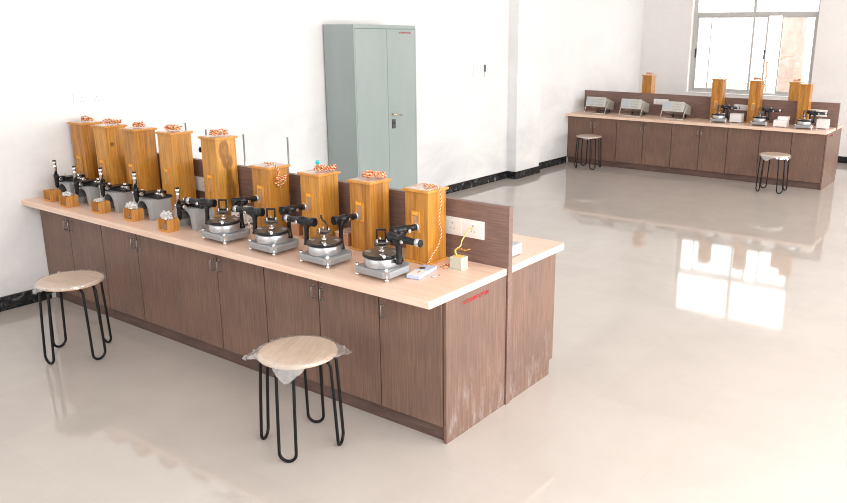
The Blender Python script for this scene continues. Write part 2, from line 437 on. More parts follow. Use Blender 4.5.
fl = ['brown two-door cabinet at the wall end of the far bench',
      'brown two-door cabinet of the far bench below the middle and right oscilloscopes',
      'brown two-door cabinet of the far bench below its leftmost wooden lamp housing',
      'brown two-door cabinet of the far bench behind the film-draped stool',
      'narrow single-door brown cabinet at the right end of the far bench']
for k, (a, b) in enumerate(((0, 2), (2, 4), (4, 6), (6, 8), (8, 9))):
    cabinet(FD[a], B, FD[a:b+1], [1, -1] if b-a == 2 else [-1], fl[k], g)
# rear halves of both benches (their doors face away)
cabinet(.004, 1.175, [.004, 1.03, 2.06, 3.09, LM-.02], None, 'plain brown cabinet row on the rear side of the near bench', None, True, .535)
cabinet(.004, B+1.04, [.004, 1.05, 2.10, 3.15, LF-.02], None, 'plain brown cabinet row on the rear side of the far bench', None, True, .40)

def end_panel(y0, L, txt, label, yr=1.165):
    t = thing('end_panel', label, 'panel', (L, y0, 0))
    bm = newbm(); box(bm, -.019, 0, .010, .588, 0, H-.041, 0, .001); obj('panel_board', bm, M['lam_dusty'], t)
    bm = newbm(); k0 = .588 if yr < 1.1 else .632; prism_pts = [(k0, 0), (yr-.04, 0), (yr-.04, .10), (yr, .10), (yr, H-.041), (k0, H-.041)]
    vs0 = [bm.verts.new((-.019, y, z)) for y, z in prism_pts]; vs1 = [bm.verts.new((0, y, z)) for y, z in prism_pts]
    bm.faces.new(vs0); bm.faces.new(vs1[::-1])
    for i in range(6): bm.faces.new((vs0[i], vs0[(i+1) % 6], vs1[(i+1) % 6], vs1[i]))
    obj('panel_board', bm, M['lam_dusty'], t)
    mx = Matrix.Translation((.0006, .155, .762)) @ Matrix.Rotation(PI/2, 4, 'Z') @ Matrix.Rotation(PI/2, 4, 'X')
    l = lettering('lettering', txt, .034, M['red'], t, mx); l['label'] = 'small red painted inventory code'
    return t
end_panel(0, LM, 'NITRR/PHY/PT/01', 'brown end panel of the near bench with red inventory code')
end_panel(B, LF, 'NITRR/PHY/PT/02', 'brown end panel of the far bench at its open right end', 1.03)

def worktop(y0, L, label, front, rear=1.26):
    """one slab on each side of the partition, clipped corners, banded edge"""
    t = thing('worktop', label, 'worktop', (0, y0, H-.04))
    Lx = L-.001
    def slab(poly, name):
        bm = newbm(); prism(bm, poly, 0, .04)
        for f in bm.faces:
            if abs(f.normal.z) < .5: f.material_index = 1
        bm.normal_update()
        for f in bm.faces: f.material_index = 0 if abs(f.normal.z) > .5 else 1
        r = bmesh.ops.bevel(bm, geom=[e for e in bm.edges if all(v.co.z > .039 for v in e.verts)], offset=.005, segments=2, profile=.5, affect='EDGES')
        for f in r['faces']: f.material_index = 1
        obj(name, bm, [M['counter'], M['edge']], t)
    slab([(0.001, -front), (Lx-.006, -front), (Lx, -front+.006), (Lx, .589), (0.001, .589)], 'front_slab')
    slab([(0.001, .631), (Lx, .631), (Lx, rear-.025), (Lx-.02, rear), (.001, rear)], 'rear_slab')
    return t
worktop(0, LM, 'long peach laminate worktop of the near bench carrying the brass and black instruments', .128, 1.30)
worktop(B, LF, 'peach laminate worktop of the far bench under the window', .10, 1.12)

def partition(y0, L, z1, label):
    t = thing('partition', label, 'partition', (0, y0, 0))
    bm = newbm(); box(bm, .002, L+.010, .5905, .6295, H-.03, z1, 0, .001)
    if y0 < 1: box(bm, L+.0005, L+.010, .59, .63, 0, H-.03)
    obj('partition_board', bm, M['lam_h'], t)
    return t
partition(0, LM, 1.219, 'brown laminate partition board running along the near bench')
partition(B, LF, 1.219, 'brown laminate partition board running along the far bench')

def plate(loc, w, h, label, group, sockets=2, axis='y'):
    t = thing('switch_plate', label, 'socket plate', loc, 0 if axis == 'y' else PI/2, group)
    bm = newbm(); box(bm, -w/2, w/2, -.010, 0, -h/2, h/2, 0, .002); obj('plate', bm, M['white_pl'] if axis == 'y' else M['white_wall_pl'], t)
    n = sockets
    for k in range(n):
        cx = -w/2+w*(k+.5)/n
        bm = newbm()
        box(bm, cx-w*.22/n*2, cx+w*.22/n*2, -.0125, -.010, -h*.36, h*.36, 0, .001)
        m_ = newbm()
        rod(m_, (cx, -.0135, h*.18), (cx, -.0124, h*.18), .006, seg=10)
        for s in (-1, 1): rod(m_, (cx+s*.012, -.0135, -h*.12), (cx+s*.012, -.0124, -h*.12), .0045, seg=10)
        so = obj('socket', bm, M['white_pl'], t); obj('socket_holes', m_, M['hammer'], so)
    return t
g = 'white socket plates on the near bench partition'
plate((3.835, .5895, 1.06), .30, .108, 'white socket plate at the open end of the near partition, wire plugged in', g)
plate((1.32, .5895, 1.035), .25, .108, 'white socket plate between the fourth and fifth tall lamp housings', g)
plate((2.17, .5895, 1.02), .28, .108, 'white socket plate right of the tall knotty lamp housing, mostly hidden', g)
g = 'white socket plates on the far bench partition'
plate((1.44, B+.5895, 1.09), .26, .09, 'white socket plate between the middle and right oscilloscopes', g)
plate((2.80, B+.5895, 1.075), .26, .09, 'white socket plate between the two left lamp housings of the far bench', g)
plate((3.93, B+.5895, 1.06), .26, .10, 'white socket plate at the right end of the far partition', g)
g = 'white plates on the left wall'
plate((0.0005, .52, 1.61), .26, .10, 'blank white plate on the left wall above the near bench', g, 2, 'x')
sw = thing('switch_plate', 'double white switch plate with dark switch on the wall right of the grey locker', 'socket plate', (.0005, 6.37, 1.665), PI/2, g)
for s in (-1, 1):
    bm = newbm(); box(bm, s*.142-.136, s*.142+.136, -.012, 0, -.09, .09, 0, .003); p_ = obj('plate', bm, M['white_wall_pl'], sw)
    bm = newbm()
    for q in (-1, 1):
        for z in (-.04, .04): box(bm, s*.142+q*.05-.02, s*.142+q*.05+.02, -.016, -.012, z-.018, z+.018, 0, .002)
    obj('switch', bm, M['white_pl'], p_)
bm = newbm(); box(bm, -.014, .014, -.026, -.012, -.02, .075, 0, .003); obj('dark_switch', bm, M['seam'], sw)

# ------------------------------------------------------------------ steel locker
lk_ = thing('steel_locker', 'tall grey two-door steel locker standing against the white left wall', 'locker', (.02, 3.225, 0))
LW, LDp, LH = 1.04, .45, 2.255
bm = newbm(); box(bm, 0, LDp-.02, 0, LW, .06, LH, 0, .004); obj('body', bm, M['locker'], lk_)
bm = newbm(); box(bm, LDp-.0205, LDp, 0, LW, LH-.04, LH, 0, .003); box(bm, LDp-.0205, LDp, 0, .018, .06, LH-.04); box(bm, LDp-.0205, LDp, LW-.018, LW, .06, LH-.04); box(bm, LDp-.0205, LDp, .018, LW-.018, .06, .09)
obj('front_frame', bm, M['locker'], lk_)
bm = newbm()
for x in (.03, LDp-.06):
    for y in (.03, LW-.07): box(bm, x, x+.04, y, y+.04, 0, .061)
obj('feet', bm, M['locker'], lk_)
for y0, y1 in ((.021, .529), (.533, LW-.021)):
    bm = newbm(); box(bm, LDp-.018, LDp+.002, y0, y1, .093, LH-.044, 0, .003); d = obj('door', bm, M['locker'], lk_)
    if y0 > .3:
        bm = newbm(); rod(bm, (LDp+.002, .60, 1.26), (LDp+.03, .60, 1.26), .012); tube(bm, [(LDp+.03, .585, 1.262), (LDp+.032, .64, 1.26), (LDp+.03, .74, 1.245)], .008)
        obj('handle', bm, mat('handle_brass_chrome', (.75, .55, .38), .2, .9), d)
        bm = newbm(); box(bm, LDp+.002, LDp+.014, .588, .642, 1.10, 1.205, 0, .004); lp = obj('lock_plate', bm, mat('lock_grey', (.10, .10, .11), .35, .4), d)
        bm = newbm(); rod(bm, (LDp+.014, .615, 1.165), (LDp+.020, .615, 1.165), .012); obj('keyhole', bm, M['black'], lp)
        mx = Matrix.Translation((LDp+.0025, .735, 2.163)) @ Matrix.Rotation(PI/2, 4, 'Z') @ Matrix.Rotation(PI/2, 4, 'X')
        t_ = lettering('lettering', 'NITRR/PHY/AL/01', .028, M['red'], d, mx); t_['label'] = 'tiny red inventory code'

# ------------------------------------------------------------------ hairpin stools
def film(parent, R, zt, corners, droop, seed, m='film_w', hang=0.0):
    """thin clear wrapping laid over the seat, its loose edge crumpled and hanging"""
    r3 = random.Random(seed); bm = newbm(); N = 96; rings = []
    radii = [0, .3, .6, .85, 1.0]
    for fr in radii:
        ring = []
        for i in range(N):
            a = 2*PI*i/N; r = R*fr
            n = noise.noise(Vector((math.cos(a)*r*22, math.sin(a)*r*22, seed)))
            ring.append(bm.verts.new((math.cos(a)*r, math.sin(a)*r, zt+.0016+.0012*(n+1))))
        rings.append(ring)
    outer = []
    for i in range(N):
        a = 2*PI*i/N; e = 0; dz = 0
        for (ca, w_, ex, dr) in corners:
            d = abs((a-ca+PI) % (2*PI)-PI)
            if d < w_: k = (1-d/w_); e = max(e, ex*k); dz = max(dz, dr*k)
        outer.append((a, e+.004, dz+droop))
    for st in (.25, .5, .75, 1.0):
        ring = []
        for i, (a, e, dz) in enumerate(outer):
            nn = noise.noise(Vector((math.cos(a)*9, math.sin(a)*9, seed+st*3)))+.5*noise.noise(Vector((a*11, st*5, seed)))
            r = R+.004+e*st+.020*nn*st; z = zt-dz*(st**.8)+.018*nn*st
            ring.append(bm.verts.new((math.cos(a)*r, math.sin(a)*r, z)))
        rings.append(ring)
    for a_, b_ in zip(rings[1:], rings[2:]):
        for i in range(N): bm.faces.new((a_[i], a_[(i+1) % N], b_[(i+1) % N], b_[i])).smooth = True
    c0 = bm.verts.new((0, 0, zt+.002))
    for i in range(N): bm.faces.new((c0, rings[1][i], rings[1][(i+1) % N]))
    for v in rings[0]: bm.verts.remove(v)
    for f in bm.faces:
        c = f.calc_center_median(); f.material_index = 0 if c.xy.length < R else 1
    return obj('clear_wrap', bm, [M['film'], M[m]], parent)
def stool(loc, rz, label, corners, droop, seed, hs=.540, R=.208):
    t = thing('hairpin_stool', label, 'stool', loc, rz, 'round stools with black hairpin legs')
    bm = newbm(); lathe(bm, (0, 0, hs-.022), (0, 0, hs), [(0, R-.008), (.15, R-.002), (.5, R), (.85, R-.002), (1, R-.008)], 64)
    obj('seat', bm, M['ply'], t)
    bm = newbm(); lathe(bm, (0, 0, hs-.034), (0, 0, hs-.0215), [(0, R-.05), (1, R-.05)], 48); obj('seat_ring', bm, M['black'], t)
    for k in range(4):
        a = k*PI/2; ct, st_ = math.cos(a), math.sin(a)
        rad = lambda r, s, z: (ct*r-st_*s, st_*r+ct*s, z)
        w_ = .046; rr = .0085; pts = [rad(.09, -w_, hs-.032), rad(.162, -w_, hs-.032), rad(.180, -w_, hs-.040), rad(.192, -w_, hs-.060)]
        rb, zb = .215, w_+rr
        pts += [rad(.203, -w_, .30), rad(rb, -w_, zb)]
        for j in range(1, 12):
            th = PI*j/12; pts.append(rad(rb, -w_*math.cos(th), zb-w_*math.sin(th)))
        pts += [rad(rb, w_, zb), rad(.203, w_, .30), rad(.192, w_, hs-.060), rad(.180, w_, hs-.040), rad(.162, w_, hs-.032), rad(.09, w_, hs-.032)]
        bm = newbm(); tube(bm, pts, rr, 10); obj('leg', bm, M['black_rod'], t)
    film(t, R, hs, corners, droop, seed)
    return t
r_ = math.radians
stool((1.325, -.485, 0), r_(6), 'round pale-topped stool with black hairpin legs near the left wall, wrap loose at one side',
      [(r_(225), .6, .02, .035), (r_(255), .45, .01, .045), (r_(190), .5, .01, .025)], .008, 3)
stool((3.486, -.425, 0), r_(-63), 'front round pale-topped stool with black hairpin legs and pointed corners of clear wrap',
      [(r_(278), .45, .085, .045), (r_(8), .42, .075, .055), (r_(98), .35, .075, -.004)], .008, 11)
stool((.57, 8.665, 0), r_(-43), 'small far round stool with black hairpin legs beside the wall, left of the far bench',
      [(r_(330), .5, .01, .03)], .010, 5)
stool((3.635, 8.46, 0), r_(-45), 'far round stool draped with crumpled clear wrap before the far bench right end',
      [(r_(300), .6, .02, .055), (r_(90), .5, .04, .045), (r_(20), .7, .015, .035), (r_(350), .5, .01, .03)], .022, 8)

# ------------------------------------------------------------------ wooden lamp housings
def housing(loc, hh, wmat, label, group, w=.17, d=.17, rz=0, slit=True, base=True):
    t = thing('lamp_housing', label, 'wooden box', loc, rz, group)
    bm = newbm(); box(bm, -w/2, w/2, -d/2, d/2, .012, hh-.014, 0, .002); obj('body', bm, wmat, t)
    bm = newbm(); q = .010; box(bm, -w/2-q, w/2+q, -d/2-q, d/2+q, 0, .013, 0, .003); obj('base_board', bm, M['trim'], t)
    bm = newbm(); q = .013; box(bm, -w/2-q, w/2+q, -d/2-q, d/2+q, hh-.015, hh, 0, .003); l = obj('lid', bm, M['trim'], t)
    bm = newbm(); box(bm, -w/2+.004, w/2-.004, -d/2+.004, d/2-.004, hh-.0005, hh+.0012); obj('lid_film', bm, M['lidtop'], l)
    if slit:
        z0, z1 = .19, .315
        bm = newbm()
        for a in ((-.028, -.021, z0, z1), (.021, .028, z0, z1), (-.021, .021, z1-.010, z1), (-.021, .021, z0, z0+.008)):
            box(bm, a[0], a[1], -d/2-.012, -d/2+.001, a[2], a[3])
        s = obj('slit_frame', bm, M['trim'], t)
        bm = newbm(); box(bm, -.021, .021, -d/2-.004, -d/2+.001, z0+.008, z1-.010); obj('slit_glass', bm, M['glass_brown'], s)
        bm = newbm(); box(bm, -.020, .020, -d/2-.0135, -d/2-.0118, z1-.024, z1-.004); obj('slit_tag', bm, M['orange_tag'], s)
    return t
def lidtop():
    m = mat('pinkish_film_on_lid', (.70, .47, .36), .12, 0, .8)
    f = ntex(m, coords(m, (1, 1, 1)), 22, 4, .6)
    setc(m, ramp(m, f, [(.4, (.58, .34, .22)), (.6, (.80, .66, .60))])); bump(m, f, .4, .003); return m
M['lidtop'] = lidtop()
HT, HS = .583, .440
g = 'wooden lamp housings on the near bench'
tall = [((.139, .396), M['wood_c'], 'tall honey-wood lamp housing nearest the left wall, coiled wire on lid'),
        ((.484, .396), M['wood_eye'], 'tall honey-wood lamp housing with a small eye knot, second from the wall'),
        ((.850, .418), M['wood'], 'tall streaky honey-wood lamp housing, third from the left wall'),
        ((1.250, .456), M['wood_b'], 'tall honey-wood lamp housing, left neighbour of the one with the big knot'),
        ((1.730, .484), M['wood_knot'], 'tall honey-wood lamp housing with a big dark knot figure on its side')]
for (x, y), m_, lb in tall: housing((x, y, H), HT, m_, lb, g)
short = [((2.327, .437), M['wood'], 'shorter honey-wood lamp housing with wires hanging over its right side'),
         ((2.78, .452), M['wood_b'], 'shorter honey-wood lamp housing carrying the little turquoise-capped vial'),
         ((3.213, .455), M['wood_c'], 'shorter honey-wood lamp housing in front of the grey locker, second from the open end'),
         ((3.655, .455), M['wood'], 'shorter honey-wood lamp housing at the open end with a wire down its side')]
for (x, y), m_, lb in short: housing((x, y, H), HS, m_, lb, g)
g = 'wooden lamp housings on the far bench'
housing((2.43, B+.485, H), .65, M['wood_c'], 'leftmost tall wooden lamp housing in front of the far partition', g)
housing((3.02, B+.475, H), .65, M['wood_c'], 'middle tall wooden lamp housing in front of the far partition', g)
housing((3.755, B+.43, H), .63, M['wood'], 'rightmost tall wooden lamp housing in front of the far partition', g, .16, .16, slit=False)
housing((1.09, B+.85, H), .65, M['wood'], 'wooden lamp housing behind the far partition near the room corner', g)
housing((3.52, B+.85, H), .63, M['wood_b'], 'wooden lamp housing mostly hidden behind the far partition, under the window right side', g)

# ------------------------------------------------------------------ twisted wires
def twisted(name, pts, label, group, mats=('red_w', 'yel_w'), r=.0028, tw=.0032, pitch=.022, m=5):
    """pair of insulated wires twisted along a path of control points (Catmull-Rom)"""
    P_ = [Vector(p) for p in pts]; P_ = [P_[0]]+P_+[P_[-1]]; path = []
    for i in range(1, len(P_)-2):
        a, b, c, d = P_[i-1:i+3]; n = max(3, int((c-b).length/.007))
        for k in range(n):
            t = k/n
            path.append(.5*((2*b)+(c-a)*t+(2*a-5*b+4*c-d)*t*t+(3*b-a-3*c+d)*t**3))
    path.append(P_[-1]); bm = newbm(); s = 0; A = []; Bp = []
    for i, p in enumerate(path):
        if i: s += (p-path[i-1]).length
        d = path[min(i+1, len(path)-1)]-path[max(i-1, 0)]
        u, v = frame_of(d if d.length > 1e-9 else Vector((1, 0, 0))); ph = 2*PI*s/pitch
        o = (u*math.cos(ph)+v*math.sin(ph))*tw; A.append(p+o); Bp.append(p-o)
    tube(bm, A, r, m, 0); tube(bm, Bp, r, m, 1)
    o = obj(name, bm, [M[q] for q in mats]); tag(o, label, 'wire', group); return o
def coil(cx, cy, z, seed, L=.13, ang=0.5, n=7, wid=.028):
    """hank of wire tied in the middle: loose loops to either side"""
    r4 = random.Random(seed); pts = []; ca, sa = math.cos(ang), math.sin(ang)
    for k in range(n):
        sg = 1 if k % 2 else -1; R1 = L/2*r4.uniform(.7, 1.05); tilt = r4.uniform(-.5, .5); up = r4.uniform(.010, .034)
        for a in (.0, 1.1, 2.2, 3.3, 4.4, 5.4):
            u = sg*R1*.5*(1-math.cos(a)); v = math.sin(a)*wid*r4.uniform(.6, 1.1)+tilt*u*.5
            pts.append((cx+ca*u-sa*v, cy+sa*u+ca*v, z+.007+up*(.5+.5*math.sin(a*1.0+k))+r4.uniform(0, .004)))
    return pts
g = 'red and yellow wire coils on the near lamp housings'
zt, zs = H+HT+.003, H+HS+.003
clb = ['coil of red-yellow wire on the lamp housing nearest the wall', 'coil of red-yellow wire on the second tall lamp housing',
       'small coil of red-yellow wire on the third tall lamp housing', 'coil of red-yellow wire on the fourth tall lamp housing',
       'coil of red-yellow wire on the knotty lamp housing']
for k, ((x, y), _, _) in enumerate(tall):
    twisted('wire_coil', coil(x+(.0, .02, -.02, -.03, .0)[k], y+.02, zt, k+20, (.09, .13, .08, .11, .13)[k], .75), clb[k], g, r=.0036, tw=.0042)
x, y = short[0][0]
dz = zs
twisted('wire_coil', [(x-.03, y+.02, dz+.006), (x-.01, y-.03, dz+.012), (x+.03, y-.05, dz+.02), (x+.055, y-.04, dz+.016), (x+.085, y-.03, dz+.012), (x+.117, y-.03, dz-.02), (x+.121, y-.03, dz-.055),
                      (x+.125, y-.06, dz-.08), (x+.124, y-.02, dz-.075), (x+.126, y+.03, dz-.062), (x+.124, y-.01, dz-.09), (x+.128, y-.07, dz-.105), (x+.126, y-.03, dz-.10), (x+.128, y+.02, dz-.085), (x+.126, y+.0, dz-.115), (x+.128, y-.05, dz-.12), (x+.126, y-.02, dz-.135)],
        'red-yellow wire hanging in a knot over the side of the leftmost short lamp housing', g, r=.0036, tw=.0042)
twisted('wire_coil', coil(short[1][0][0]+.02, short[1][0][1]+.04, zs, 41, .15, .6), 'coil of red-yellow wire beside the turquoise-capped vial', g, r=.0036, tw=.0042)
twisted('wire_coil', coil(short[2][0][0]+.01, short[2][0][1]+.04, zs, 42, .15, .6, 8), 'coil of red-yellow wire on the lamp housing before the locker', g, r=.0036, tw=.0042)
x, y = short[3][0]
twisted('lamp_wire', [(x-.05, y+.06, dz+.006), (x-.02, y+.02, dz+.008), (x+.03, y+.05, dz+.008), (x+.01, y-.01, dz+.008), (x+.06, y+.0, dz+.010), (x+.098, y-.01, dz+.012), (x+.116, y-.01, dz-.01), (x+.117, y-.005, dz-.08), (x+.114, y-.02, dz-.17), (x+.116, y+.0, dz-.26),
                      (x+.115, y-.03, dz-.33), (x+.118, y-.09, dz-.375), (x+.120, y-.13, H+.03), (x+.122, y-.13, H+.008), (x+.15, y-.09, H+.006), (x+.17, y-.02, H+.006), (x+.215, y-.03, H+.006), (x+.20, y-.08, H+.006), (x+.215, y-.09, H+.012)],
        'red-yellow wire running down the end lamp housing to the cream adaptor', None)
twisted('wire_coil', coil(2.43, B+.49, H+.653, 61, .08, .4, 3), 'scrap of wire on the leftmost front lamp housing of the far bench', 'wire coils on the far lamp housings')
twisted('wire_coil', coil(3.02, B+.48, H+.653, 62, .12, .1, 5), 'coil of wire on the middle front lamp housing of the far bench', 'wire coils on the far lamp housings', r=.004)
twisted('wire_coil', coil(1.09, B+.85, H+.653, 63, .12, .3, 5), 'coil of wire on the lamp housing behind the far partition near the room corner', 'wire coils on the far lamp housings', r=.004)
twisted('wire_coil', coil(3.52, B+.85, H+.633, 64, .12, .2, 6), 'coil of wire on the hidden lamp housing under the window right side', 'wire coils on the far lamp housings', r=.004)

# little vial on the lid
v_ = thing('vial', 'small clear vial with turquoise cap on a wooden lamp housing lid', 'bottle', (short[1][0][0]-.055, short[1][0][1]+.045, zs-.0015))
bm = newbm(); lathe(bm, (0, 0, 0), (0, 0, .038), [(0, .011), (.1, .013), (.8, .013), (1, .009)], 16); obj('vial_body', bm, clear('vial_clear', (.9, .95, .95), .12, .1, .15), v_)
bm = newbm(); lathe(bm, (0, 0, .0385), (0, 0, .060), [(0, .0125), (.85, .0125), (1, .010)], 16); obj('cap', bm, M['cyan'], v_)

# ------------------------------------------------------------------ spectrometers
def spectrometer(loc, tel, col, label, group, table='square', rz=0, tz=.205):
    t = thing('spectrometer', label, 'spectrometer', loc, rz, group)
    # base casting with clipped corners
    bm = newbm()
    poly = [(-.125, -.075), (-.105, -.098), (.095, -.105), (.128, -.080), (.125, .085), (.085, .135), (-.07, .130), (-.115, .07)]
    prism(bm, poly, .020, .052)
    bmesh.ops.bevel(bm, geom=[e for e in bm.edges if all(v.co.z > .051 for v in e.verts)], offset=.008, segments=3, profile=.5, affect='EDGES')
    b_ = obj('base', bm, M['alu_base'], t)
    for (x, y) in ((.112, -.088), (-.112, -.080), (.02, .118)):
        bm = newbm(); lathe(bm, (x, y, 0), (x, y, .062), [(0, .008), (.12, .012), (.25, .012), (.27, .005), (.78, .005), (.8, .011), (1, .011)], 14)
        obj('levelling_screw', bm, M['chrome'], b_)
    bm = newbm(); lathe(bm, (0, 0, .0525), (0, 0, .100), [(0, .094), (.08, .096), (.9, .096), (1, .092)], 48); obj('drum', bm, M['silver'], t)
    bm = newbm(); lathe(bm, (0, 0, .1005), (0, 0, .116), [(0, .100), (.2, .106), (.8, .106), (1, .103)], 56); dd = obj('rim_disc', bm, M['black'], t)
    bm = newbm(); lathe(bm, (0, 0, .116), (0, 0, .1185), [(0, .099), (1, .097)], 56); obj('scale_plate', bm, M['disc'], dd)
    # verniers and clamp screws on the plate
    bm = newbm()
    for a in (.6, 3.7):
        c = Vector((math.cos(a)*.075, math.sin(a)*.075, .1185)); box(bm, c.x-.016, c.x+.016, c.y-.008, c.y+.008, .1185, .1225)
    obj('vernier', bm, M['silver'], t)
    bm = newbm(); rod(bm, (.03, -.06, .124), (.085, -.08, .124), .005); rod(bm, (.080, -.078, .124), (.095, -.084, .124), .009); obj('tangent_screw', bm, M['chrome'], t)
    # prism table
    bm = newbm(); rod(bm, (0, 0, .118), (0, 0, .155), .007); rod(bm, (0, 0, .118), (0, 0, .130), .016); tp = obj('table_post', bm, M['chrome'], t)
    bm = newbm()
    if table == 'square':
        for z in (.150, .166): lathe(bm, (0, 0, z), (0, 0, z+.006), [(0, .043), (1, .043)], 32)
    else:
        box(bm, -.036, .036, -.028, .028, .150, .158, 0, .002); box(bm, -.036, .036, -.028, .028, .166, .174, 0, .002)
    tb = obj('prism_table', bm, mat('table_bronze_grey', (.15, .14, .13), .35, .5), t)
    bm = newbm()
    for k in range(3):
        a = k*2.1+.4; rod(bm, (math.cos(a)*.031, math.sin(a)*.031, .146), (math.cos(a)*.031, math.sin(a)*.031, .186), .004, seg=8)
    obj('table_screws', bm, M['chrome'], tb)
    bm = newbm()
    if table == 'square':      # upright grating frame
        for (x0, x1, z0, z1) in ((-.028, -.019, .172, .234), (.019, .028, .172, .234), (-.019, .019, .225, .234), (-.019, .019, .172, .180)):
            box(bm, x0, x1, -.005, .005, z0, z1)
        gfr = obj('grating_frame', bm, M['black'], t); gfr.rotation_euler = (0, 0, r_(35))
    else:                       # curved prism clamp
        tube(bm, [(0.02, .01, .174), (.021, .01, .195), (.008, .006, .214), (-.008, 0, .222), (-.014, -.002, .236)], .0045, 8)
        rod(bm, (-.014, -.002, .232), (-.014, -.002, .250), .006); obj('prism_clamp', bm, M['black'], t)
    # collimator, fixed to the base
    def arm(ang, r0, r1, z, nm, kind):
        c, s = math.cos(r_(ang)), math.sin(r_(ang)); P = lambda r, zz: (c*r, s*r, zz)
        pr = .128 if kind == 'tel' else .135
        bm = newbm()
        if kind == 'tel':
            tube(bm, [P(.090, .088), P(.118, .088), P(pr+.004, .086)], .010, 8)
            lathe(bm, P(pr+.006, .080), P(pr, z-.012), [(0, .018), (.1, .015), (.5, .013), (.8, .015), (1, .022)], 14)
        else:
            lathe(bm, P(pr-.012, .0525), P(pr-.012, z-.012), [(0, .022), (.08, .018), (.15, .014), (.6, .012), (.85, .015), (1, .021)], 14)
        obj(nm+'_pillar', bm, M['black'], t)
        bm = newbm(); L = r1-r0
        lathe(bm, P(r0, z), P(r1, z), [(0, .0225), (.04, .024), (.14, .024), (.16, .0215), (.40, .020), (.42, .0225), (.58, .0225), (.60, .018), (.85, .017), (1, .016)], 22)
        lathe(bm, P(pr-.036, z-.012), P(pr+.036, z-.012), [(0, .008), (.2, .020), (.8, .020), (1, .008)], 14)
        tb_ = obj(nm, bm, M['black'], t)
        bm = newbm()
        if kind == 'tel':
            lathe(bm, P(r1, z), P(r1+.030, z), [(0, .0175), (.15, .0195), (.6, .0195), (.62, .016), (1, .016)], 20); obj('eyepiece', bm, M['silver'], tb_)
            bm = newbm(); lathe(bm, P(r1+.0302, z), P(r1+.040, z), [(0, .018), (.6, .019), (1, .014)], 20); obj('eye_cup', bm, M['black'], tb_)
        else:
            lathe(bm, P(r1, z), P(r1+.022, z), [(0, .0175), (.3, .021), (.45, .021), (.5, .010), (1, .009)], 20); obj('slit_mount', bm, M['silver'], tb_)
        bm = newbm(); px, py = -s, c
        q = P((r0+r1)/2+.02, z-.006)
        rod(bm, (q[0]-px*.028, q[1]-py*.028, q[2]), (q[0]+px*.028, q[1]+py*.028, q[2]), .003, seg=8)
        for sg in (-1, 1): rod(bm, (q[0]+sg*px*.022, q[1]+sg*py*.022, q[2]), (q[0]+sg*px*.032, q[1]+sg*py*.032, q[2]), .009, seg=14)
        obj('focus_knob', bm, M['chrome'], tb_)
    arm(col, .070, .235, tz+.004, 'collimator', 'col')
    arm(tel, .062, .262, tz, 'telescope', 'tel')
    t.scale = (1.0, 1.0, 1.14)
    return t
g = 'spectrometers on the near bench'
spectrometer((2.308, .052, H), 193, 79, 'black and silver spectrometer in front of the knotty lamp housing', g)
spectrometer((2.760, .060, H), 190, 81, 'black and silver spectrometer, second from the left, before the housing with hanging wire', g)
spectrometer((3.210, .064, H), 187, 83, 'black and silver spectrometer with curved prism clamp on a small square table', g, 'curved')
spectrometer((3.647, .073, H), -4, 76, 'black and silver spectrometer at the open end, telescope pointing right', g)
g = 'spectrometers on the far bench'
spectrometer((2.56, B+.20, H), 5, 62, 'leftmost small-looking spectrometer on the far bench', g, rz=.2)
spectrometer((3.20, B+.15, H), 5, 62, 'middle spectrometer on the far bench before the middle lamp housing', g, rz=.1)
spectrometer((3.85, B+.12, H), 5, 62, 'rightmost spectrometer on the far bench near its open end', g, rz=.1)

